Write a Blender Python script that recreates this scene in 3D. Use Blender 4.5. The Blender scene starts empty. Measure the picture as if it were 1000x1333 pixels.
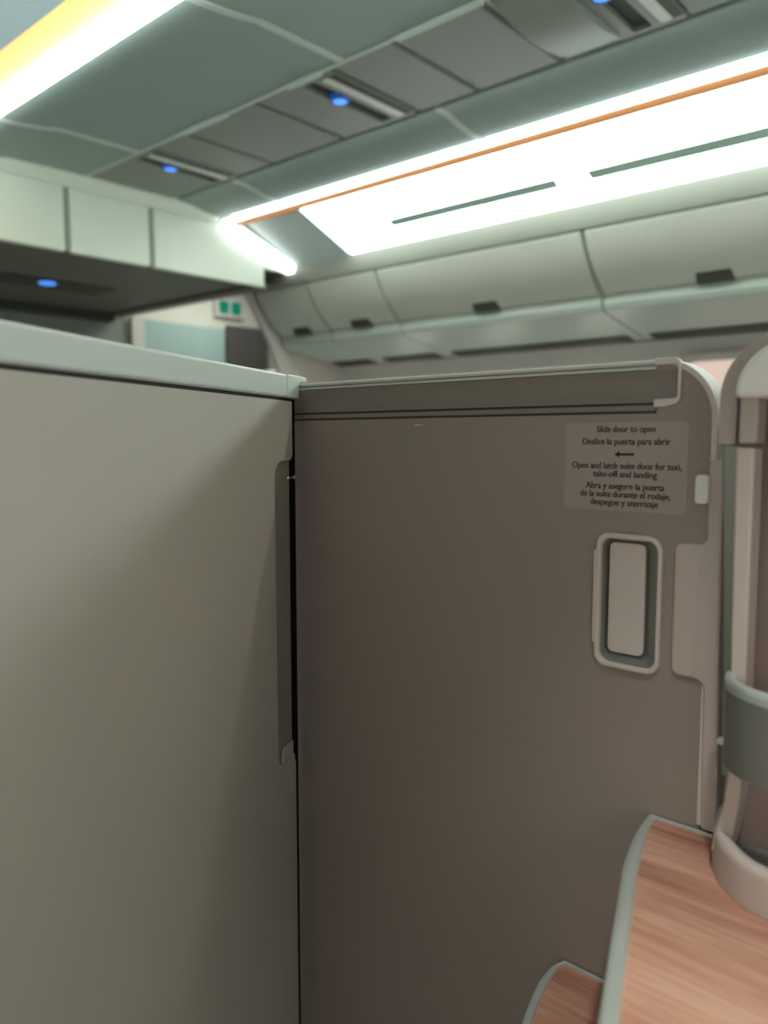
import bpy, bmesh, math, random
from mathutils import Vector, Matrix
C = bpy.context.scene.collection
SC = bpy.context.scene
random.seed(4)

# ------------------------------------------------------------------ materials
def lin(c):
    return tuple(((v/255)/12.92 if v/255 <= .04045 else ((v/255+.055)/1.055)**2.4) for v in c)

def mat(name, rgb, rough=.5, metal=0.0, spec=.5, grain=0, grain_amt=.15, vary=.04, vary_scale=6, coat=0.0):
    m = bpy.data.materials.new(name); m.use_nodes = True
    nt = m.node_tree; b = nt.nodes['Principled BSDF']
    c = lin(rgb)
    tc = nt.nodes.new('ShaderNodeTexCoord')
    nz = nt.nodes.new('ShaderNodeTexNoise'); nz.inputs['Scale'].default_value = vary_scale; nz.inputs['Detail'].default_value = 3
    nt.links.new(tc.outputs['Object'], nz.inputs['Vector'])
    r = nt.nodes.new('ShaderNodeValToRGB')
    r.color_ramp.elements[0].position = .3; r.color_ramp.elements[1].position = .7
    r.color_ramp.elements[0].color = (*[v*(1-vary) for v in c], 1)
    r.color_ramp.elements[1].color = (*[min(1, v*(1+vary)) for v in c], 1)
    nt.links.new(nz.outputs['Fac'], r.inputs['Fac'])
    nt.links.new(r.outputs['Color'], b.inputs['Base Color'])
    b.inputs['Roughness'].default_value = rough
    b.inputs['Metallic'].default_value = metal
    b.inputs['Specular IOR Level'].default_value = spec
    if coat:
        b.inputs['Coat Weight'].default_value = coat; b.inputs['Coat Roughness'].default_value = .15
    if grain:
        n2 = nt.nodes.new('ShaderNodeTexNoise'); n2.inputs['Scale'].default_value = grain; n2.inputs['Detail'].default_value = 2
        nt.links.new(tc.outputs['Object'], n2.inputs['Vector'])
        bp = nt.nodes.new('ShaderNodeBump'); bp.inputs['Strength'].default_value = grain_amt; bp.inputs['Distance'].default_value = .0004
        nt.links.new(n2.outputs['Fac'], bp.inputs['Height']); nt.links.new(bp.outputs['Normal'], b.inputs['Normal'])
    return m

def glow(name, rgb, strength):
    m = bpy.data.materials.new(name); m.use_nodes = True
    nt = m.node_tree; b = nt.nodes['Principled BSDF']
    c = lin(rgb)
    b.inputs['Base Color'].default_value = (*c, 1); b.inputs['Roughness'].default_value = .4
    b.inputs['Emission Color'].default_value = (*c, 1); b.inputs['Emission Strength'].default_value = strength
    return m

def wood(name):
    m = bpy.data.materials.new(name); m.use_nodes = True
    nt = m.node_tree; b = nt.nodes['Principled BSDF']; N = nt.nodes.new; L = nt.links.new
    tc = N('ShaderNodeTexCoord')
    mp = N('ShaderNodeMapping'); mp.inputs['Scale'].default_value = (15, 2.6, 9); mp.inputs['Rotation'].default_value = (0, 0, .13)
    L(tc.outputs['Object'], mp.inputs['Vector'])
    n1 = N('ShaderNodeTexNoise'); n1.inputs['Scale'].default_value = 1.0; n1.inputs['Detail'].default_value = 5; n1.inputs['Distortion'].default_value = .5
    L(mp.outputs['Vector'], n1.inputs['Vector'])
    mp2 = N('ShaderNodeMapping'); mp2.inputs['Scale'].default_value = (240, 9, 60); mp2.inputs['Rotation'].default_value = (0, 0, .13)
    L(tc.outputs['Object'], mp2.inputs['Vector'])
    n2 = N('ShaderNodeTexNoise'); n2.inputs['Scale'].default_value = 1.0; n2.inputs['Detail'].default_value = 3
    L(mp2.outputs['Vector'], n2.inputs['Vector'])
    mx = N('ShaderNodeMath'); mx.operation = 'MULTIPLY_ADD'; mx.inputs[1].default_value = .35
    L(n2.outputs['Fac'], mx.inputs[0]); 
    ml = N('ShaderNodeMath'); ml.operation = 'MULTIPLY'; ml.inputs[1].default_value = .75
    L(n1.outputs['Fac'], ml.inputs[0]); L(ml.outputs[0], mx.inputs[2])
    r = N('ShaderNodeValToRGB'); e = r.color_ramp.elements
    e[0].position = .36; e[0].color = (*lin((150, 100, 82)), 1)
    e[1].position = .72; e[1].color = (*lin((214, 176, 154)), 1)
    k = e.new(.54); k.color = (*lin((188, 141, 119)), 1)
    L(mx.outputs[0], r.inputs['Fac']); L(r.outputs['Color'], b.inputs['Base Color'])
    b.inputs['Roughness'].default_value = .42
    b.inputs['Specular IOR Level'].default_value = .4
    return m

M = dict(
    panel=mat('panel_grey', (190, 185, 176), .55, spec=.3, grain=900, grain_amt=.25, vary=.015),
    cap=mat('cap_white', (208, 217, 210), .4, spec=.4, vary=.01),
    recess=mat('recess_grey', (150, 146, 136), .6, spec=.3, vary=.02),
    door=mat('door_taupe', (150, 138, 130), .55, spec=.35, grain=1100, grain_amt=.3, vary=.02),
    rail=mat('rail_taupe', (130, 122, 113), .45, spec=.4, vary=.02),
    pale=mat('pale_trim', (204, 195, 187), .4, spec=.4, vary=.015),
    alu=mat('satin_aluminium', (202, 214, 208), .3, metal=.5, vary=.01),
    band=mat('band_grey', (126, 128, 122), .4, metal=.35, vary=.02),
    seal=mat('rubber_seal', (16, 15, 15), .8, spec=.1, vary=.02),
    fascia=mat('fascia_blue_grey', (140, 182, 200), .5, vary=.02),
    alu_dark=mat('brushed_grey', (150, 155, 148), .38, metal=.6, vary=.02),
    sticker=mat('sticker_film', (160, 149, 141), .35, spec=.5, vary=.01),
    ink=mat('black_ink', (34, 30, 30), .5, vary=.01),
    wood=wood('walnut_laminate'),
    shell=mat('shell_pinkgrey', (188, 176, 168), .45, spec=.4, vary=.015),
    hood=mat('hood_taupe', (168, 157, 149), .45, spec=.4, vary=.015),
    cover=mat('cover_white', (222, 222, 216), .35, spec=.5, vary=.01),
    inner=mat('inner_brown', (132, 114, 108), .55, vary=.02),
    line=mat('joint_brown', (66, 58, 52), .7, vary=.02),
    dark=mat('dark_gap', (22, 21, 20), .6, vary=.02),
    ceil=mat('ceiling_grey', (154, 170, 163), .55, spec=.35, vary=.02),
    ceil_edge=mat('ceiling_joint', (205, 216, 208), .5, vary=.02),
    ceil_warm=mat('ceiling_service_grey', (146, 150, 143), .5, spec=.35, vary=.02),
    ceil_gap=mat('ceiling_slot', (66, 66, 60), .6, vary=.02),
    bin=mat('bin_cream', (212, 214, 202), .45, spec=.4, vary=.015),
    valance=mat('valance_grey', (172, 176, 164), .5, vary=.015),
    bin_low=mat('bin_green_grey', (190, 202, 192), .45, spec=.4, vary=.015),
    latch=mat('latch_dark', (70, 68, 62), .5, vary=.02),
    header=mat('header_cream', (230, 238, 224), .45, vary=.015),
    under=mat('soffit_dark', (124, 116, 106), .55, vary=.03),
    side=mat('sidewall_cream', (208, 202, 196), .5, vary=.02),
    cove=mat('cove_white', (226, 240, 240), .3, spec=.5, vary=.02),
    orange=mat('orange_edge', (206, 140, 92), .45, vary=.05),
    wallgrey=mat('front_wall_grey', (150, 160, 152), .6, vary=.03),
    curtain=mat('curtain_grey', (92, 94, 90), .8, vary=.08),
    teal=mat('screen_teal', (168, 200, 196), .3, vary=.06, vary_scale=3),
    carpet=mat('carpet_grey', (168, 170, 168), .95, spec=.1, grain=600, grain_amt=.6, vary=.2, vary_scale=80),
    white_glow=glow('wash_light', (238, 255, 251), 6.0),
    line_glow=glow('line_light', (238, 255, 251), 4.0),
    near_glow=glow('near_line_light', (244, 255, 250), 10.0),
    warm_glow=glow('warm_cove_light', (255, 206, 112), .82),
    soft_glow=glow('header_bar_light', (250, 255, 252), 2.2),
    day_glow=glow('window_daylight', (255, 246, 238), 3.5),
    galley_glow=glow('galley_light', (255, 250, 240), 5.0),
    slot_glow=mat('lens_joint', (206, 236, 225), .5),
    blue_glow=glow('blue_call_light', (70, 140, 235), 1.0),
    blue_ring=glow('blue_ring', (24, 62, 130), .6),
    pink_glow=glow('pink_window_light', (234, 206, 198), .5),
    green_sign=glow('exit_green', (0, 118, 96), .35),
    chrome=mat('pin_chrome', (220, 220, 220), .2, metal=1, vary=.01),
)

# ------------------------------------------------------------------ mesh helpers
def thing(name, label, cat, loc, group=None):
    o = bpy.data.objects.new(name, None); C.objects.link(o); o.location = loc
    o.empty_display_size = .05
    o['label'] = label; o['category'] = cat
    if group: o['group'] = group
    return o

def obj(name, bm, m, parent=None, origin=None, bevel=0, seg=2, smooth=35, label=None, kind=None, subsurf=0):
    """Link a bmesh given in world coordinates; children get vertices relative to their thing's base."""
    if parent is not None:
        p = parent
        while p.parent is not None: p = p.parent
        org = Vector(p.location)
    else:
        org = Vector(origin or (0, 0, 0))
    bmesh.ops.remove_doubles(bm, verts=bm.verts, dist=1e-6)
    bmesh.ops.recalc_face_normals(bm, faces=bm.faces)
    bmesh.ops.translate(bm, verts=bm.verts, vec=-org)
    me = bpy.data.meshes.new(name); bm.to_mesh(me); bm.free()
    me.materials.append(m)
    o = bpy.data.objects.new(name, me); C.objects.link(o)
    if parent is not None: o.parent = parent
    else: o.location = org
    if smooth:
        me.polygons.foreach_set('use_smooth', [True]*len(me.polygons))
        me.set_sharp_from_angle(angle=math.radians(smooth))
    if bevel:
        md = o.modifiers.new('Bevel', 'BEVEL'); md.width = bevel; md.segments = seg
        md.limit_method = 'ANGLE'; md.angle_limit = math.radians(40); md.harden_normals = True
    if label: o['label'] = label
    if kind: o['kind'] = kind
    return o

YZ = lambda u, v, t: (t, u, v)
XZ = lambda u, v, t: (u, t, v)
XY = lambda u, v, t: (u, v, t)

def prism(bm, pts, t0, t1, M3):
    a = [bm.verts.new(M3(u, v, t0)) for u, v in pts]
    b = [bm.verts.new(M3(u, v, t1)) for u, v in pts]
    bm.faces.new(a); bm.faces.new(b[::-1])
    n = len(pts)
    for i in range(n):
        bm.faces.new((a[i], b[i], b[(i+1) % n], a[(i+1) % n]))
    return bm

def box(bm, x0, x1, y0, y1, z0, z1):
    return prism(bm, [(x0, y0), (x1, y0), (x1, y1), (x0, y1)], z0, z1, XY)

def pb(x0, x1, y0, y1, z0, z1): return box(bmesh.new(), x0, x1, y0, y1, z0, z1)

def corner(cx, cy, r, a0, a1, n=8):
    return [(cx+r*math.cos(math.radians(a0+(a1-a0)*i/n)), cy+r*math.sin(math.radians(a0+(a1-a0)*i/n))) for i in range(n+1)]

def rrect(u0, u1, v0, v1, r, n=7):
    if not isinstance(r, (tuple, list)): r = (r,)*4   # corners: u0v0, u1v0, u1v1, u0v1
    return (corner(u0+r[0], v0+r[0], r[0], 180, 270, n) + corner(u1-r[1], v0+r[1], r[1], 270, 360, n)
            + corner(u1-r[2], v1-r[2], r[2], 0, 90, n) + corner(u0+r[3], v1-r[3], r[3], 90, 180, n))

def ring(bm, outer, inner, t0, t1, M3):
    """closed ring between two loops of the same length"""
    n = len(outer)
    vs = [[bm.verts.new(M3(u, v, t)) for u, v in L] for L in (outer, inner) for t in (t0, t1)]
    o0, o1, i0, i1 = vs
    for k in range(n):
        j = (k+1) % n
        bm.faces.new((o0[k], o0[j], o1[j], o1[k])); bm.faces.new((i0[k], i1[k], i1[j], i0[j]))
        bm.faces.new((o0[k], i0[k], i0[j], o0[j])); bm.faces.new((o1[k], o1[j], i1[j], i1[k]))
    return bm

def ribbon(path, w):
    """open 2-D path widened to its left by w -> polygon"""
    off = []
    for i, p in enumerate(path):
        a = path[max(0, i-1)]; b = path[min(len(path)-1, i+1)]
        d = (b[0]-a[0], b[1]-a[1]); l = math.hypot(*d) or 1
        off.append((p[0]-d[1]/l*w, p[1]+d[0]/l*w))
    return path, off

def ribbon_solid(bm, path, w, t0, t1, M3):
    p, q = ribbon(path, w)
    rows = []
    for a, b in zip(p, q):
        rows.append([bm.verts.new(M3(*a, t0)), bm.verts.new(M3(*b, t0)), bm.verts.new(M3(*b, t1)), bm.verts.new(M3(*a, t1))])
    for r, s in zip(rows, rows[1:]):
        for k in range(4): bm.faces.new((r[k], r[(k+1) % 4], s[(k+1) % 4], s[k]))
    bm.faces.new(rows[0]); bm.faces.new(rows[-1][::-1])
    return bm

def plate_hole(bm, outer, inner, t0, t1, M3):
    for t in (t0, t1):
        es = []
        for L in (outer, inner):
            v = [bm.verts.new(M3(a, b, t)) for a, b in L]
            es += [bm.edges.new((v[i], v[(i+1) % len(v)])) for i in range(len(v))]
        bmesh.ops.triangle_fill(bm, use_beauty=True, use_dissolve=False, edges=es)
    for L in (outer, inner):
        a = [bm.verts.new(M3(u, v, t0)) for u, v in L]; b = [bm.verts.new(M3(u, v, t1)) for u, v in L]
        for i in range(len(L)):
            j = (i+1) % len(L); bm.faces.new((a[i], a[j], b[j], b[i]))
    return bm

def smooth_path(pts, n=8):
    """Catmull-Rom through 2-D points"""
    out = []
    P = [pts[0]] + list(pts) + [pts[-1]]
    for i in range(1, len(P)-2):
        for k in range(n):
            t = k/n; a, b, c, d = P[i-1:i+3]
            out.append(tuple(.5*((2*b[q]) + (-a[q]+c[q])*t + (2*a[q]-5*b[q]+4*c[q]-d[q])*t*t + (-a[q]+3*b[q]-3*c[q]+d[q])*t**3) for q in (0, 1)))
    out.append(tuple(pts[-1])); return out

def sweep(bm, path, prof, M3=XY, z=0, taper=0):
    """sweep a profile (n = offset to the left of the path, h = height) along a 2-D path"""
    rows = []
    for i, p in enumerate(path):
        a = path[max(0, i-1)]; b = path[min(len(path)-1, i+1)]
        d = (b[0]-a[0], b[1]-a[1]); l = math.hypot(*d) or 1
        nx, ny = -d[1]/l, d[0]/l
        k = 1 if not taper else .3+.7*min(1, i/taper)
        rows.append([bm.verts.new(M3(p[0]+nx*o*k, p[1]+ny*o*k, z+h)) for o, h in prof])
    m = len(prof)
    for r, s in zip(rows, rows[1:]):
        for k in range(m): bm.faces.new((r[k], r[(k+1) % m], s[(k+1) % m], s[k]))
    bm.faces.new(rows[0]); bm.faces.new(rows[-1][::-1])
    return bm

def struct(name, bm, m, parent=None, **kw):
    o = obj(name, bm, m, parent, **kw)
    if parent is None: o['kind'] = 'structure'
    return o

# ------------------------------------------------------------------ camera
EYE = 1.11
HEAD = math.radians(48.165); PITCH = math.radians(5.4)
cam = bpy.data.cameras.new('camera'); co = bpy.data.objects.new('camera', cam); C.objects.link(co)
co.location = (0, 0, EYE)
co.rotation_euler = (math.pi/2-PITCH, 0, -HEAD)
cam.sensor_fit = 'VERTICAL'; cam.sensor_height = 36; cam.lens = 1025/1333*36
cam.clip_start = .02; cam.clip_end = 60
cam.dof.use_dof = True; cam.dof.focus_distance = 1.02; cam.dof.aperture_fstop = 3.0
SC.camera = co

# ------------------------------------------------------------------ cabin shell
YB, YF = -4.0, 5.3
struct('floor', pb(-.95, 4.9, YB, YF+.3, -.05, 0), M['carpet'])

# right sidewall, curved like the fuselage
wr = smooth_path([(3.96, 1.60), (4.10, 1.40), (4.22, 1.05), (4.24, .6), (4.12, .15), (4.05, 0)], 6)
struct('wall_right', ribbon_solid(bmesh.new(), wr, .04, YB, YF, XZ), M['side'])
# left sidewall with the near overhead lockers' fascia, outside the picture
wl = smooth_path([(-.05, 1.62), (-.22, 1.40), (-.38, 1.05), (-.42, .6), (-.34, .15), (-.3, 0)], 6)
struct('wall_left', ribbon_solid(bmesh.new(), wl, -.04, YB, YF, XZ), M['side'])
struct('trim_1', prism(bmesh.new(), [(1.035, 2.215), (.80, 2.10), (.74, 2.02), (.50, 1.74), (.44, 1.69), (-.05, 1.62), (-.05, 2.40), (1.05, 2.40)], YB, 3.58, XZ), M['fascia'])
struct('wall_back', pb(-.9, 4.8, YB-.04, YB, 0, 2.4), M['side'])

# ceiling: backing slab + separate panels with open joints
ceil = struct('ceiling', pb(-.9, 4.8, YB, YF, 2.40, 2.44), M['ceil_gap'])
joints = [-4.0, -2.98, -1.76, -.54, .66, 1.88, 3.10, 3.59]
g = .007
def ceil_panel(prof, y0, y1, m=None):
    struct('ceiling_panel', prism(bmesh.new(), prof, y0+g, y1-g, XZ), m or M['ceil'], ceil, bevel=.006)
g = .0045
def arc_prof(x0, z0, x1, z1, xa, za, t=.02):
    """flat then curved-down panel profile"""
    pts = [(x0, z0), (xa, za)]
    for i in range(1, 7):
        k = i/6; pts.append((xa+(x1-xa)*k, za+(z1-za)*(1-(1-k)**2)))
    return pts + [(p[0], p[1]+t) for p in reversed(pts)]
for y0, y1 in zip(joints, joints[1:]):
    ceil_panel(arc_prof(1.895, 2.32, 1.29, 2.287, 1.55, 2.315), y0, y1)
    ceil_panel(arc_prof(2.395, 2.32, 2.686, 2.287, 2.46, 2.318), y0, y1)
def joint(prof, y):
    struct('joint_cover', prism(bmesh.new(), [(p[0], p[1]+.0015-.004*(1 if k < len(prof)//2 else 0)) for k, p in enumerate(prof)], y-.015, y+.015, XZ), M['ceil_edge'], ceil)
for y in joints[1:-1]:
    joint(arc_prof(1.895, 2.32, 1.29, 2.287, 1.55, 2.315), y); joint(arc_prof(2.395, 2.32, 2.686, 2.287, 2.46, 2.318), y)
struct('long_joint_cover', pb(1.897, 1.911, YB, 3.59, 2.316, 2.33), M['ceil_edge'], ceil, bevel=.003)
# backing strip that shows pale in the joints
struct('joint_strip', pb(1.25, 2.66, YB, 3.6, 2.341, 2.36), M['ceil_edge'], ceil)

# service channel between the ceiling panels
def service_panel(y0, y1, m=None, dz=0, lip=True):
    struct('service_channel_panel', pb(1.915, 2.375, y0+g, y1-g, 2.322+dz, 2.34), m or M['ceil_warm'], ceil, bevel=.005)
for y0, y1 in [(3.23, 3.59), (2.80, 3.03), (2.36, 2.78), (2.13, 2.34), (1.69, 1.945), (1.36, 1.67), (1.12, 1.34),
               (.30, .94), (-.54, .28), (-1.76, -.56), (-2.98, -1.78), (-4.0, -3.0)]:
    service_panel(y0, y1)
for y0, y1 in [(2.50, 2.78), (1.99, 2.16), (1.34, 1.66), (.5, .9)]:
    struct('channel_lip', pb(1.893, 1.918, y0, y1, 2.312, 2.33), M['ceil_edge'], ceil, bevel=.004)
def curved_cover():
    bm = bmesh.new()
    pts = [(1.93, 2.322)] + [(1.93+.44*k/8, 2.322-.03*math.sin(math.pi*k/8)) for k in range(1, 8)] + [(2.37, 2.322), (2.37, 2.334), (1.93, 2.334)]
    prism(bm, pts, 1.14, 1.33, XZ)
    return bm
struct('service_channel_bulge', curved_cover(), M['ceil_warm'], ceil)

def call_unit(y, label, flip=1):
    """ceiling unit: housing, dark recess, blue light, pale reading light bar, open slot"""
    t = thing('ceiling_call_light', label, 'light', (2.145, y, 2.322), 'ceiling units with a blue call light')
    obj('housing', plate_hole(bmesh.new(), rrect(1.92, 2.37, y-.125, y+.075, .008), rrect(1.94, 2.35, y-.03, y+.03, .008), 2.318, 2.338, XY), M['ceil_warm'], t)
    obj('recess', pb(1.94, 2.35, y-.03, y+.03, 2.334, 2.339), M['ceil_gap'], t, label='dark recess behind the blue light')
    bm = bmesh.new(); prism(bm, corner(2.10, y+.008, .024, 0, 345, 22), 2.312, 2.334, XY)
    obj('lamp', bm, M['blue_glow'], t, label='glowing blue call lamp')
    obj('lamp_ring', ring(bmesh.new(), corner(2.10, y+.008, .036, 0, 345, 22), corner(2.10, y+.008, .0242, 0, 345, 22), 2.314, 2.334, XY), M['blue_ring'], t, label='deep blue ring of the lamp')
    bm = bmesh.new(); prism(bm, rrect(1.945, 2.345, y-.092, y-.058, .01), 2.3135, 2.319, XY)
    obj('light_bar', bm, M['cover'], t, bevel=.004, label='pale raised bar')
    obj('slot', pb(1.945, 2.345, y-.124, y-.094, 2.3165, 2.319), M['ceil_gap'], t, label='dark open slot')
    return t
call_unit(3.165, 'ceiling unit with blue light nearest the pale cream header')
call_unit(2.085, 'ceiling unit with blue light and wide dark slot in mid ceiling')
call_unit(1.07, 'ceiling unit with blue light cut by the top edge of the picture')

# ------------------------------------------------------------------ light coves
def cove_light(side):
    s = 1 if side == 'right' else -1
    X = lambda x: x if s == 1 else 3.94-x
    if s == 1:
        t = thing('cove_light', 'long bright white ceiling light above the row of overhead bins', 'light', (X(2.9), -.4, 2.1), 'cabin wash lights')
        # lens of the light, in two bands with a jointed slot between
        def lens(a, b, y0, y1): return prism(bmesh.new(), [a, b, (b[0]+.01, b[1]+.02), (a[0]+.01, a[1]+.02)], y0, y1, XZ)
        P = lambda k: (2.75+.41*k, 2.282-.177*k)
        obj('lens', lens(P(0), P(.585), YB, 3.06), M['white_glow'], t, label='bright white diffuser')
        obj('lens', lens(P(.715), P(1), YB, 3.06), M['white_glow'], t, label='bright white diffuser')
        for y0, y1 in [(1.73, 2.66), (.45, 1.585), (-.77, .36), (-2.0, -.86)]:
            obj('lens_joint', lens(P(.587), P(.713), y0, y1), M['slot_glow'], t, label='thin green joint in the diffuser')
        ys = [(YB, -2.0), (-.86, -.77), (.36, .45), (1.585, 1.73), (2.66, 3.06)]
        for y0, y1 in ys:
            obj('lens_bridge', lens(P(.585), P(.715), y0, y1), M['white_glow'], t)
        obj('end_panel', lens(P(0), P(1), 3.075, 3.50), M['cove'], t, label='unlit pale end of the cove')
        obj('edge_trim', prism(bmesh.new(), [(2.716, 2.277), (2.741, 2.246), (2.748, 2.246), (2.762, 2.280), (2.75, 2.30), (2.716, 2.29)], YB, 3.55, XZ), M['orange'], t, label='orange edge strip')
        obj('edge_light', prism(bmesh.new(), [(2.689, 2.300), (2.689, 2.265), (2.694, 2.261), (2.703, 2.261), (2.708, 2.265), (2.708, 2.300)], YB, 3.50, XZ), M['line_glow'], t, label='thin white light line')
    else:
        t = thing('cove_light', 'white and amber ceiling light at the top left corner', 'light', (X(2.9), -.4, 2.1), 'cabin wash lights')
        P = lambda k: (X(2.70+.205*k), 2.286-.071*k)
        a, b = P(0), P(1)
        obj('lens', prism(bmesh.new(), [a, b, (b[0]-.01, b[1]+.02), (a[0]-.01, a[1]+.02)], YB, 3.5, XZ), M['warm_glow'], t, label='amber glowing cove')
        obj('edge_light', prism(bmesh.new(), [(1.263, 2.300), (1.263, 2.266), (1.268, 2.261), (1.281, 2.261), (1.287, 2.266), (1.287, 2.300)], YB, 3.55, XZ), M['near_glow'], t, label='bright white light line')
    return t
cove_light('right'); cove_light('left')
# light across the end of the right cove
t = thing('header_light', 'short bright light bar across the cove end beside the header', 'light', (2.9, 3.54, 2.12))
obj('diffuser', prism(bmesh.new(), [(2.672, 2.240), (3.148, 2.064), (3.17, 2.105), (2.69, 2.282)], 3.525, 3.59, XZ), M['soft_glow'], t)
obj('mount', prism(bmesh.new(), [(2.69, 2.284), (3.17, 2.107), (3.18, 2.127), (2.70, 2.304)], 3.515, 3.59, XZ), M['cove'], t)

# ------------------------------------------------------------------ overhead bins on the far side
def face_pts(n=10):
    a, b = (3.195, 2.0), (3.402, 1.757); out = []
    for i in range(n+1):
        k = i/n; bul = .022*math.sin(math.pi*k)
        out.append((a[0]+(b[0]-a[0])*k-.76*bul, a[1]+(b[1]-a[1])*k-.65*bul))
    return out
FP = face_pts()
struct('trim_2', prism(bmesh.new(), [(3.158, 2.103), (3.172, 2.04), (3.19, 2.008), (3.22, 2.02), (3.22, 2.13), (3.17, 2.13)], YB, 3.96, XZ), M['valance'], bevel=.004)
def overhead_bin(y0, y1, latch_y, label):
    t = thing('overhead_bin', label, 'overhead bin', (3.5, (y0+y1)/2, 1.6), 'overhead bins along the far side')
    q = .010
    inner = [(p[0]+.016, p[1]+.012) for p in FP]
    low = [(3.412, 1.742), (3.408, 1.715), (3.42, 1.692), (3.45, 1.682), (3.90, 1.602), (3.93, 1.62), (3.93, 2.31), (3.55, 2.31), (3.23, 2.1)]
    obj('body', prism(bmesh.new(), inner + low, y0+q/2, y1-q/2, XZ), M['bin_low'], t, bevel=.002)
    bm = bmesh.new(); prism(bm, FP + [(p[0]+.014, p[1]+.0105) for p in reversed(FP)], y0+q, y1-q, XZ)
    d = obj('door', bm, M['bin'], t, bevel=.004)
    bm = bmesh.new(); prism(bm, [(3.355, 1.795), (3.372, 1.775), (3.382, 1.750), (3.41, 1.750), (3.41, 1.80)], latch_y-.075, latch_y+.075, XZ)
    obj('latch', bm, M['latch'], d, bevel=.006, label='dark latch')
    bm = bmesh.new(); box(bm, 3.80, 3.895, y0+.06, y1-.06, 1.600, 1.608)
    for v in bm.verts: v.co.z += (3.85-v.co.x)*.178+.001
    obj('air_slot', bm, M['ceil_gap'], t, label='dark air slot')
    return t
overhead_bin(3.48, 3.94, 3.71, 'small cream overhead bin at the far end beside the bulkhead')
overhead_bin(2.93, 3.48, 3.206, 'short cream overhead bin, second from the bulkhead')
overhead_bin(1.71, 2.93, 2.334, 'long cream overhead bin above the middle of the taupe door')
overhead_bin(.49, 1.71, 1.20, 'cream overhead bin above the door corner and sticker')
overhead_bin(-.73, .49, -.12, 'cream overhead bin running out past the picture edge')

# dark wedge painting in the shade between the valance and the last bin
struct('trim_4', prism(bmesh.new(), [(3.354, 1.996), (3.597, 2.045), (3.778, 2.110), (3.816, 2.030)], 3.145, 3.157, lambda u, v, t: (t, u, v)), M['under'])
# window with pinkish light on the right sidewall
w = struct('window_1', ring(bmesh.new(), rrect(.92, 1.62, 1.02, 1.52, .12), rrect(.96, 1.58, 1.06, 1.485, .10), 3.98, 4.01, YZ), M['side'], bevel=.004)
struct('window_pane', prism(bmesh.new(), rrect(.96, 1.58, 1.06, 1.485, .10), 4.0, 4.006, YZ), M['pink_glow'], w)

for k, y in enumerate((-1.3, -.4, .4, 2.1, 2.8, 3.5)):  # unseen glowing windows added to brighten the bin undersides
    w = struct('window_%d' % (k+11), ring(bmesh.new(), rrect(y-.17, y+.17, .84, 1.30, .12), rrect(y-.13, y+.13, .88, 1.26, .10), 4.10, 4.20, YZ), M['side'], bevel=.004)
    struct('window_pane', prism(bmesh.new(), rrect(y-.13, y+.13, .88, 1.26, .10), 4.125, 4.135, YZ), M['day_glow'], w)  # glowing pane of an added unseen window
# glowing windows added unseen on the near sidewall, fill for door and wood
for k, y in enumerate((-1.25, -.62, .01, .64)):
    w = struct('window_%d' % (k+2), ring(bmesh.new(), rrect(y-.17, y+.17, .88, 1.34, .12), rrect(y-.13, y+.13, .92, 1.30, .10), -.335, -.245, YZ), M['side'], bevel=.004)
    struct('window_pane', prism(bmesh.new(), rrect(y-.13, y+.13, .92, 1.30, .10), -.27, -.262, YZ), M['day_glow'], w)  # glowing pane of an added unseen window

# ------------------------------------------------------------------ front of the cabin
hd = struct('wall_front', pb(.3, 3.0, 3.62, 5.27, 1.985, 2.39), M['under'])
for x0, x1 in [(.3, .49), (.51, .93), (.95, 1.37), (1.39, 1.808), (1.832, 2.248), (2.272, 2.99)]:
    struct('header_panel', pb(x0+.002, x1-.002, 3.595, 3.63, 1.968, 2.262), M['header'], hd, bevel=.008)
struct('header_backing', pb(.3, 2.98, 3.606, 3.62, 1.975, 2.26), M['wallgrey'], hd)
struct('header_cornice', prism(bmesh.new(), [(3.56, 2.30), (3.595, 2.262), (3.63, 2.262), (3.63, 2.33), (3.56, 2.33)], .3, 2.67, lambda u, v, t: (t, u, v)), M['header'], hd, bevel=.004)
struct('header_return', prism(bmesh.new(), [(2.992, 2.075), (3.15, 2.075), (3.15, 2.135), (3.36, 2.235), (3.36, 2.29), (2.992, 2.29)], 3.597, 3.63, XZ), M['header'], hd, bevel=.004)
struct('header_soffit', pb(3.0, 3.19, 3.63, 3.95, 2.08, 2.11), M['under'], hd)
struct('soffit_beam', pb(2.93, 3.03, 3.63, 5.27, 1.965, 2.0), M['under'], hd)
struct('trim_3', pb(-.4, 2.96, 5.20, 5.30, 1.93, 1.99), M['latch'])
t = thing('soffit_call_light', 'blue light in a square panel under the dark ceiling behind the partition', 'light', (2.1, 4.45, 1.985))
obj('panel', prism(bmesh.new(), rrect(1.85, 2.5, 4.36, 4.62, .02), 1.977, 1.985, XY), M['latch'], t, bevel=.003)
obj('lamp', prism(bmesh.new(), corner(2.11, 4.43, .045, 0, 345, 22), 1.968, 1.977, XY), M['blue_glow'], t, label='glowing blue call lamp')

t = thing('galley_light', 'galley ceiling light hidden above the exit sign area', 'light', (3.7, 4.6, 2.36))  # added to brighten the sign, screen and curtain
obj('diffuser', prism(bmesh.new(), rrect(3.3, 4.1, 4.3, 4.95, .03), 2.365, 2.375, XY), M['galley_glow'], t)
obj('frame', ring(bmesh.new(), rrect(3.27, 4.13, 4.27, 4.98, .03), rrect(3.3, 4.1, 4.3, 4.95, .03), 2.36, 2.40, XY), M['cover'], t)

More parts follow.
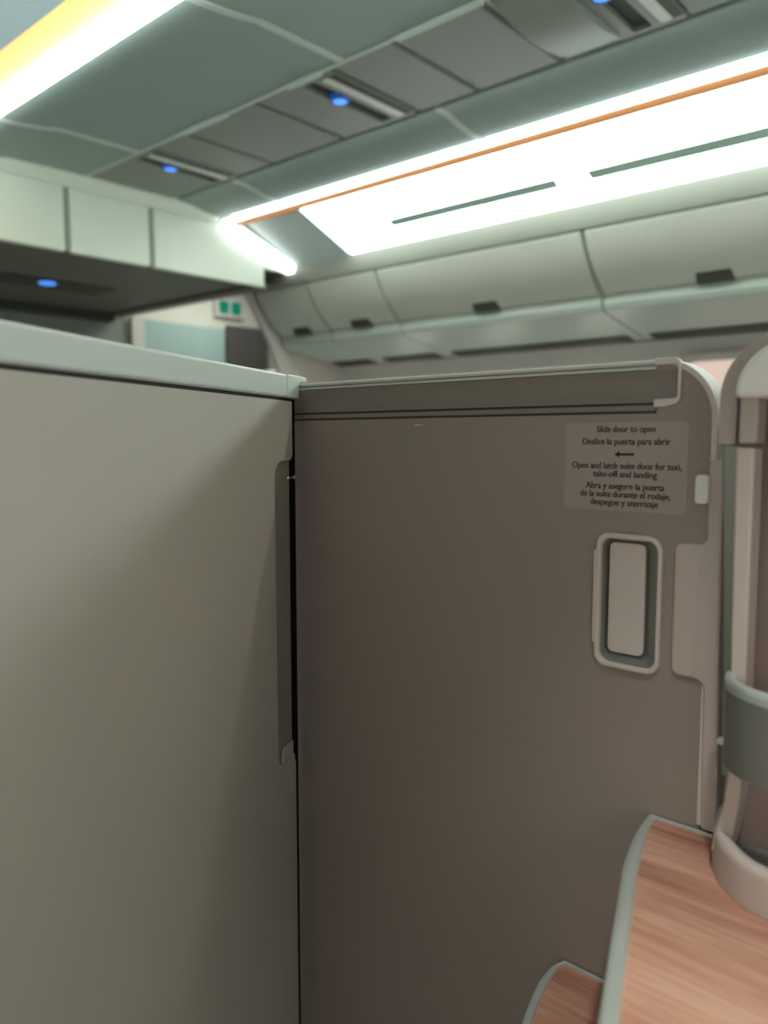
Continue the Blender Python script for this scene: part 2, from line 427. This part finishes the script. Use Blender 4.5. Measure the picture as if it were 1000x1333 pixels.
# far wall, opening frame and bulkhead
fw = struct('wall_far', pb(-.4, 3.10, 5.30, 5.36, 0, 2.4), M['wallgrey'])
struct('far_wall_panel', pb(3.10, 4.7, 5.32, 5.36, 0, 2.4), M['header'], fw)
def bulkhead():
    edge = smooth_path([(3.10, 2.09), (3.20, 1.93), (3.33, 1.72), (3.42, 1.50), (3.46, 1.2), (3.46, 0)], 6)
    return prism(bmesh.new(), edge + [(4.20, 0), (4.24, .6), (4.22, 1.05), (4.10, 1.4), (3.96, 1.62), (3.96, 2.3), (3.10, 2.3)], 3.965, 4.0, XZ)
struct('wall_bulkhead', bulkhead(), M['side'], bevel=.004)
t = thing('exit_sign', 'small white exit sign with two green squares above the curtain', 'sign', (4.02, 5.28, 2.09))
obj('housing', prism(bmesh.new(), rrect(3.88, 4.16, 2.08, 2.23, .015), 5.27, 5.319, XZ), M['cover'], t, bevel=.004)
for x in (3.955, 4.075):
    obj('green_panel', prism(bmesh.new(), rrect(x-.046, x+.046, 2.105, 2.205, .012), 5.262, 5.272, XZ), M['green_sign'], t, label='green sign square')
t = thing('galley_screen', 'pale teal screen panel behind the partition, left of the dark curtain', 'screen', (3.5, 5.27, 1.2))
obj('panel', pb(3.22, 3.95, 5.26, 5.29, .3, 1.98), M['teal'], t, bevel=.004)
obj('frame', pb(3.12, 3.22, 5.25, 5.30, .3, 1.99), M['cover'], t, bevel=.004)
def curtain():
    bm = bmesh.new(); n = 60; a = []; b = []
    pts = [(3.965+.42*i/n, 5.25+.018*math.sin(i*1.05)) for i in range(n+1)]
    prism(bm, pts + [(p[0], p[1]+.012) for p in reversed(pts)], .02, 2.015, XY)
    return bm
c = obj('curtain', curtain(), M['curtain'], origin=(4.17, 5.25, .02))
c['label'] = 'dark grey pleated curtain below the green exit sign'; c['category'] = 'curtain'

# ------------------------------------------------------------------ left suite partition
CX, CY = .79, .8837
DX, DY = .90281, .43003
NX, NY = DY, -DX                                   # towards the seat
SZ = lambda s, z, n: (CX+DX*s+NX*n, CY+DY*s+NY*n, z)
t = thing('suite_partition', 'tall light grey partition with a white top rail, left of the taupe door', 'partition', (CX-.3*DX, CY-.3*DY, 0))
ER = -.0125
skin = [(-1.15, .0), (ER-.002, .0), (ER, .60), (ER-.0015, .618), (ER-.010, .640), (-.048, .640), (-.060, .640)]
skin = [(-1.15, 0), (ER+.002, 0), (ER+.001, .612), (ER-.004, .630),
        (-.050, .628)] + corner(-.0585, .648, .0165, 270, 180, 4)[1:] + corner(-.0535, 1.052, .0235, 180, 90, 7) + \
       [(-.024, 1.0765)] + corner(-.024, 1.0885, .012, 270, 350, 4)[1:] + [(ER, 1.100), (ER, 1.163), (-1.15, 1.163)]
obj('panel_skin', prism(bmesh.new(), skin, -.005, 0, SZ), M['panel'], t, bevel=.0015, seg=3)
obj('backing', prism(bmesh.new(), [(-1.15, .0), (-.0125, 0), (-.0125, 1.17), (-1.15, 1.17)], -.030, -.0055, SZ), M['recess'], t, bevel=.002, label='grey recessed backing seen in the finger grip')
# bottom scoop of the grip
obj('grip_scoop', prism(bmesh.new(), [(-.058, .628), (-.014, .628), (-.014, .650), (-.050, .650)], -.0054, -.0025, SZ), M['panel'], t, bevel=.002)
obj('door_seal', prism(bmesh.new(), [(-.012, .0), (.0078, 0), (.0078, 1.166), (-.012, 1.166)], -.012, -.0048, SZ), M['seal'], t, label='black rubber seal along the door gap')
obj('shadow_gap', prism(bmesh.new(), [(-1.15, 1.160), (ER-.001, 1.160), (ER-.001, 1.17), (-1.15, 1.17)], -.0048, -.001, SZ), M['dark'], t, label='dark joint under the rail')
rail = obj('top_rail', prism(bmesh.new(), [(-1.15, 1.167), (-.0365, 1.167), (-.0365, 1.2005), (-1.15, 1.2005)], -.042, .004, SZ), M['cap'], t, bevel=.0045, seg=4, label='white top rail')
endc = [(-.036, 1.167), (.006, 1.167)] + corner(.0135, 1.1855, .0075, 180, 90, 5) + [(.036, 1.193), (.036, 1.1962)] + corner(.031, 1.1962, .0045, 0, 90, 4)[1:] + [(-.036, 1.2007)]
obj('end_cap', prism(bmesh.new(), endc, -.042, .004, SZ), M['cap'], rail, bevel=.0018, seg=3)
bm = bmesh.new()
bmesh.ops.create_cone(bm, cap_ends=True, segments=14, radius1=.0016, radius2=.0016, depth=.020, matrix=Matrix.Translation(SZ(-.021, 1.0515, .0005)) @ Matrix.Rotation(math.atan2(DY, DX), 4, 'Z') @ Matrix.Rotation(math.pi/2, 4, 'Y'))
for s in (-.032, -.009):
    bmesh.ops.create_uvsphere(bm, u_segments=14, v_segments=10, radius=.0034, matrix=Matrix.Translation(SZ(s, 1.0515, .0005)))
obj('stop_pin', bm, M['chrome'], t, label='small chrome stop pin in the finger grip')

# ------------------------------------------------------------------ sliding door
DFX = .80
t = thing('sliding_door', 'taupe sliding suite door with a white recessed handle and a sticker', 'door', (.813, .62, .03))
RC = .062; YR = .2745
dout = [(1.06, .035), (YR+.003, .035), (YR+.003, 1.1895-RC)] + corner(YR+.003+RC, 1.1895-RC, RC-.002, 180, 90, 12) + [(1.06, 1.1875)]
hin = rrect(.3298, .3922, .8655, 1.0010, (.012, .012, .012, .012))
obj('panel', plate_hole(bmesh.new(), dout, hin, DFX, .822, YZ), M['door'], t)
path = [(YR, .712), (YR, .9), (YR, 1.1905-RC)] + corner(YR+RC, 1.1905-RC, RC, 180, 90, 14) + [(.40, 1.1905), (1.06, 1.1905)]
obj('edge_trim', ribbon_solid(bmesh.new(), path, -.0055, DFX-.0025, .829, YZ), M['pale'], t, bevel=.0015, label='pale rounded edge trim')

# rail along the top: ridges, hollow band, bead
prof = [(.801, 1.1785), (.7965, 1.1785), (.7965, 1.1775), (.7985, 1.174), (.7996, 1.168), (.7996, 1.157), (.7985, 1.1515), (.7965, 1.1480), (.7965, 1.1462), (.801, 1.1462)]
rail = obj('top_rail', prism(bmesh.new(), prof, .3130, 1.06, lambda u, v, s: (u, s, v)), M['rail'], t, label='darker hollow rail along the door top')
for z0, z1, x0 in [(1.1868, 1.1900, .7955), (1.1800, 1.1832, .7950)]:
    obj('rail_ridge', prism(bmesh.new(), [(.801, z0), (x0+.0004, z0), (x0, z0+.0006), (x0, z0+.0012), (x0+.0028, z1), (.801, z1)], .3375, 1.06, lambda u, v, s: (u, s, v)), M['cap'], rail, label='pale ridge of the rail')
obj('rail_bead', prism(bmesh.new(), [(.801, 1.1375), (.7968, 1.1375), (.7962, 1.1400), (.7968, 1.1436), (.801, 1.1436)], .3375, 1.06, lambda u, v, s: (u, s, v)), M['rail'], rail, bevel=.0008)
obj('rail_gap', prism(bmesh.new(), [(.8003, 1.1350), (.7992, 1.1350), (.7992, 1.1465), (.8003, 1.1465)], .3375, 1.06, lambda u, v, s: (u, s, v)), M['line'], rail, label='dark joint lines of the rail')
clip = [(.3385, 1.1835), (.3385, 1.1908)] + [(.322, 1.1908)] + corner(.3195, 1.1825, .0083, 90, 180, 6) + corner(.3195, 1.1515, .0083, 180, 250, 6) + [(.3250, 1.1415), (.3385, 1.1410), (.3385, 1.1495), (.3200, 1.1500)] + corner(.3172, 1.1530, .0028, 250, 180, 3) + corner(.3180, 1.1800, .0035, 180, 90, 3)
obj('end_clip', prism(bmesh.new(), clip, .7935, .8005, YZ), M['pale'], rail, bevel=.0014, seg=3, label='pale end clip')

# sticker with lettering
def slope(y): return -.0015*(y-.372)/.07
st = obj('sticker', prism(bmesh.new(), rrect(.3030, .4415, 1.0312, 1.1262, .006), .7994, .8001, YZ), M['sticker'], t, label='pale translucent instruction sticker')
def lettering(lines, parent):
    bm = bmesh.new()
    for body, z, width in lines:
        cu = bpy.data.curves.new('text', 'FONT'); cu.body = body; cu.align_x = 'CENTER'; cu.size = 1; cu.offset = .009
        o = bpy.data.objects.new('text', cu); C.objects.link(o)
        bpy.context.view_layer.update()
        me = bpy.data.meshes.new_from_object(o.evaluated_get(bpy.context.evaluated_depsgraph_get()))
        bpy.data.objects.remove(o); bpy.data.curves.remove(cu)
        xs = [v.co.x for v in me.vertices]; w = max(xs)-min(xs); mid = (max(xs)+min(xs))/2
        sx = width/w; sz = .0098
        tmp = bmesh.new(); tmp.from_mesh(me); bpy.data.meshes.remove(me)
        for v in tmp.verts:
            v.co = Vector((.79925, .3705-(v.co.x-mid)*sx, z+v.co.y*sz))
        me2 = bpy.data.meshes.new('tmp'); tmp.to_mesh(me2); tmp.free()
        for dx in (-.0002, 0, .0002):                              # bold weight
            n0 = len(bm.verts); bm.from_mesh(me2); bm.verts.ensure_lookup_table()
            for v in bm.verts[n0:]: v.co.y += dx; v.co.x += dx*.02
        bpy.data.meshes.remove(me2)
    # arrow pointing left (towards the opening side)
    z = 1.0921
    a = [(.3825, z), (.3765, z+.0036), (.3765, z+.0013), (.3600, z+.0013), (.3600, z-.0013), (.3765, z-.0013), (.3765, z-.0036)]
    bm.faces.new([bm.verts.new((.79925, u, v)) for u, v in a])
    o = obj('lettering', bm, M['ink'], parent, smooth=0, label='black printed instructions and arrow')
    return o
lettering([('Slide door to open', 1.1158, .0655), ('Deslice la puerta para abrir', 1.1026, .0985),
           ('Open and latch suite door for taxi,', 1.0766, .1230), ('take-off and landing', 1.0676, .0720),
           ('Abra y asegure la puerta', 1.0548, .0885), ('de la suite durante el rodaje,', 1.0459, .1020), ('despegue y aterrizaje', 1.0370, .0765)], st)
# handle
h = obj('handle', ring(bmesh.new(), rrect(.3242, .3985, .8590, 1.0075, (.014, .014, .014, .016)), rrect(.3292, .3928, .8650, 1.0015, (.012,)*4), .7935, .8015, YZ), M['pale'], t, bevel=.0025, seg=3, label='white handle frame')
def cup():
    bm = bmesh.new()
    top = rrect(.3298, .3922, .8655, 1.0010, .012); bot = rrect(.3480, .3915, .8725, .9960, .007)
    a = [bm.verts.new(YZ(u, v, .799)) for u, v in top]; b = [bm.verts.new(YZ(u, v, .815)) for u, v in bot]
    for i in range(len(a)):
        j = (i+1) % len(a); bm.faces.new((a[i], a[j], b[j], b[i]))
    bm.faces.new(b)
    return bm
obj('cup', cup(), M['alu_dark'], h, label='grey sloping cup of the handle')
obj('paddle', prism(bmesh.new(), rrect(.3480, .3895, .8725, .9960, .007), .808, .814, YZ), M['pale'], h, bevel=.002, label='pale flat floor of the handle')
obj('release_lip', prism(bmesh.new(), rrect(.3970, .4012, .8835, .9880, .0018), .7945, .8005, YZ), M['pale'], h, bevel=.001)
# latch plate along the door's right edge
lp = [(.2590, .713), (.2645, .90), (.2665, 1.080)] + corner(.2730, 1.0810, .0065, 0, 180, 6)[1:-1][::-1]
lp = [(.2595, .7085), (.2640, .90), (.2668, 1.080)] + [(.2685, 1.0860), (.2725, 1.0885), (.2780, 1.0880), (.2808, 1.0840), (.2812, 1.0780), (.2800, 1.012)] + \
     corner(.2890, 1.0120, .0090, 180, 270, 5)[1:] + corner(.3035, .9945, .0085, 90, 0, 6) + corner(.3035, .8730, .0085, 0, -90, 6) + \
     corner(.2880, .8545, .0100, 90, 180, 5) + [(.2775, .80), (.2755, .7085)]
obj('latch_plate', prism(bmesh.new(), lp, .7955, .8305, YZ), M['shell'], t, bevel=.0025, seg=3, label='pinkish grey latch plate')
obj('pull_pad', prism(bmesh.new(), rrect(.2870, .3095, .8665, .9995, .007), .7948, .7960, YZ), M['shell'], t, bevel=.001)
obj('bumper', prism(bmesh.new(), rrect(.2780, .2920, 1.0440, 1.0735, .0045), .7885, .7990, YZ), M['cover'], t, bevel=.003, seg=3, label='white rounded bumper')
obj('scuff_mark', prism(bmesh.new(), [(.664, 1.1265), (.659, 1.1271), (.653, 1.1266), (.647, 1.1263), (.653, 1.1257), (.659, 1.1258)], .7994, .8001, YZ), M['cover'], t, label='tiny pale scuff')

# dark post added to block light showing between the door and the niche
t = thing('door_post', 'dark door post in the narrow gap between taupe door and niche', 'post', (.845, .23, 0))
obj('post', pb(.834, .852, .10, .300, 0, 1.14), M['seal'], t, bevel=.003)  # added post that blocks light in the gap
obj('foot', pb(.832, .862, .09, .310, 0, .02), M['seal'], t, bevel=.002)

# ------------------------------------------------------------------ consoles with wooden tops
def console(name, label, curve, rest, z, body_in, trim_w, door_edge, thick, floor=0.0, body_poly=None):
    """curve: plan path of the trimmed edge starting at the door; rest: plan points closing the outline"""
    x0, y0 = curve[0]
    t = thing(name, label, 'console', (x0-.15, y0-.2, 0))
    p = smooth_path(curve, 8)
    obj('table_top', prism(bmesh.new(), p + rest, z-thick, z, XY), M['wood'], t, label='wood grain top')
    w = trim_w
    prof = [(w*.15, -.0005), (w*.15, .0012), (0, .0030), (-w*.35, .0038), (-w*.75, .0026), (-w, -.0010), (-w, -thick), (w*.15, -thick)]
    obj('edge_trim', sweep(bmesh.new(), p, prof, XY, z, taper=22), M['alu'], t, label='satin silver edge trim')
    d = door_edge
    obj('back_trim', prism(bmesh.new(), [(x0+.0005, y0+.004), (x0-.0035, y0+.004), (x0-.0035, d), (x0+.0005, d)], z-.004, z+.003, XY), M['alu'], t, bevel=.001, label='thin silver back edge')
    obj('body', prism(bmesh.new(), body_poly, floor, z-thick, XY), M['hood'], t, bevel=.006)
    return t
upc = [(.7965, .3255), (.785, .3275), (.7432, .3205), (.6850, .3045), (.6183, .2800), (.5120, .2400), (.4500, .2155), (.40, .190), (.372, .15), (.362, .10), (.36, -.30)]
console('side_console', 'large wood topped console with a silver edge carrying the storage niche', upc, [(.7965, -.30)], .7045, .03, -.0125, .262, .028,
        body_poly=[(.792, .295), (.70, .28), (.60, .245), (.50, .21), (.42, .17), (.395, .10), (.395, -.28), (.792, -.28)])
lwc = [(.7965, .4235), (.785, .4300), (.7700, .4315), (.7370, .4270), (.6770, .4090), (.60, .378), (.52, .340), (.46, .31), (.44, .29)]
console('armrest_console', 'small lower wood topped console beside the large one, at the picture bottom', lwc, [(.50, .2350), (.60, .270), (.70, .305), (.7965, .3255)], .4915, .03, -.009, .33, .024,
        body_poly=[(.792, .405), (.74, .405), (.66, .382), (.55, .335), (.51, .30), (.53, .245), (.60, .268), (.70, .303), (.792, .322)])

# ------------------------------------------------------------------ storage niche on the console
t = thing('storage_niche', 'pinkish grey rounded niche standing on the large wood console, with grey band', 'storage niche', (.74, .10, .7045))
cont = smooth_path([(.7900, .2560), (.7600, .2500), (.7320, .2400), (.7100, .2255), (.6930, .2050), (.6840, .1780), (.6800, .13), (.6800, .04), (.684, -.03), (.70, -.065), (.73, -.085), (.79, -.095)], 6)
pr = [(0, 0), (0, .030)] + [(-.0065+.0065*math.cos(math.radians(a)), .0335+.0065*math.sin(math.radians(a))) for a in (0, 30, 60, 90)] + [(-.013, .038), (-.015, .030), (-.015, 0)]
base = obj('base', sweep(bmesh.new(), cont, [(-n if False else n, h) for n, h in [(q[0]*-1, q[1]) for q in pr]], XY, .7050), M['shell'], t, label='pinkish grey rounded base rim')
fl = [(x+(.735-x)*.12, y+(.08-y)*.06) for x, y in cont]
obj('tray', prism(bmesh.new(), fl, .7048, .7150, XY), M['alu_dark'], t, label='grey niche floor')
# post rising out of the rim, flaring at its foot
ps = [(.2360, 1.1015), (.2350, 1.02), (.2335, .93), (.2315, .83), (.2318, .80), (.2340, .775), (.2385, .752), (.2420, .738), (.2440, .722),
      (.2290, .722), (.2255, .738), (.2225, .755), (.2195, .78), (.2190, .83), (.2192, .93), (.2195, 1.02), (.2200, 1.1015)]
obj('post', prism(bmesh.new(), ps, .7330, .7600, YZ), M['shell'], t, bevel=.003, seg=3, label='pinkish grey front post')
obj('upper_post', prism(bmesh.new(), [(.2335, 1.1040), (.2335, 1.15), (.2170, 1.15), (.2175, 1.1040)], .7300, .7560, YZ), M['hood'], t, bevel=.003, label='post piece under the white cover')
obj('side_channel', prism(bmesh.new(), [(.2615, 1.104), (.2300, 1.104), (.2300, .78), (.2510, .78), (.2535, .90)], .7750, .7850, YZ), M['alu_dark'], t, bevel=.002, label='grey metal channel behind the post')
obj('channel_screw', prism(bmesh.new(), corner(.2505, .8160, .0040, 0, 330, 11), .7700, .7752, YZ), M['cover'], t, bevel=.001)
obj('back_panel', prism(bmesh.new(), [(.2500, .7100), (.2535, 1.12), (-.09, 1.12), (-.09, .7100)], .7855, .7930, YZ), M['inner'], t, label='brown back panel')
HR = .058
hp = [(.2545, 1.1040), (.2545, 1.2035-HR)] + corner(.2545-HR, 1.2035-HR, HR, 0, 90, 14) + [(.10, 1.2035), (-.09, 1.2035)]
obj('hood', ribbon_solid(bmesh.new(), hp, .0150, .7430, .7930, YZ), M['hood'], t, bevel=.0035, seg=3, label='taupe arched hood')
obj('hood_back', prism(bmesh.new(), [(.2420, 1.115), (.2420, 1.15)] + corner(.1950, 1.146, .046, 0, 90, 8) + [(-.09, 1.192), (-.09, 1.115)], .7700, .7920, YZ), M['inner'], t)
cv = [(.2345, 1.1440), (.2345, 1.1500)] + corner(.2345-.046, 1.1470, .046, 5, 90, 12) + [(-.085, 1.1930), (-.085, 1.1440)]
obj('cover', prism(bmesh.new(), cv, .7180, .7680, YZ), M['cover'], t, bevel=.011, seg=5, label='white rounded cover under the hood')
bc = smooth_path([(.7420, .2385), (.7260, .2335), (.7100, .2240), (.6950, .2060), (.6860, .1780), (.6820, .13), (.6820, .04), (.686, -.03), (.70, -.065), (.735, -.08)], 8)
bp = [(0, 0), (0, .0700), (.005, .0700), (.005, 0)]
rimp = [(0, .0701), (-.0008, .0765)] + [(.0038-.0045*math.cos(math.radians(a)), .0775+.0045*math.sin(math.radians(a))) for a in (0, 45, 90, 135, 180)] + [(.0075, .0755), (.006, .0701)]
obj('band', sweep(bmesh.new(), bc, [(o, h) for o, h in bp], XY, .8150), M['band'], t, label='grey curved retaining band')
obj('band_rim', sweep(bmesh.new(), bc, rimp, XY, .8150), M['alu'], t, label='pale rounded rim of the band')  # paler metal stands in for light falling on the band's top

# unseen fill lamp added under the near lockers to brighten the console wood
t = thing('reading_lamp', 'round reading lamp in the panel above the seat', 'lamp', (.34, .02, 1.675))
obj('housing', ring(bmesh.new(), corner(.34, .02, .040, 0, 345, 22), corner(.34, .02, .030, 0, 345, 22), 1.655, 1.690, XY), M['cap'], t)
obj('reflector', prism(bmesh.new(), corner(.34, .02, .030, 0, 345, 22), 1.684, 1.690, XY), M['alu'], t)
sp = bpy.data.lights.new('reading_beam', 'SPOT'); sp.energy = 19; sp.spot_size = math.radians(62); sp.spot_blend = 1; sp.shadow_soft_size = .028; sp.color = (1, .96, .91)
so = bpy.data.objects.new('reading_beam', sp); C.objects.link(so); so.parent = t; so.location = (0, 0, -.010)
so.rotation_euler = Vector((.17, .10, -.96)).to_track_quat('-Z', 'Y').to_euler()

# ------------------------------------------------------------------ light and render settings
wd = bpy.data.worlds.new('world'); SC.world = wd; wd.use_nodes = True
wd.node_tree.nodes['Background'].inputs['Color'].default_value = (.8, .9, .88, 1)
wd.node_tree.nodes['Background'].inputs['Strength'].default_value = .05
vs = SC.view_settings
vs.view_transform = 'Standard'; vs.look = 'None'; vs.gamma = 1; vs.exposure = 0.30; vs.use_curve_mapping = False
SC.cycles.max_bounces = 8; SC.cycles.diffuse_bounces = 5
SC.cycles.use_denoising = True
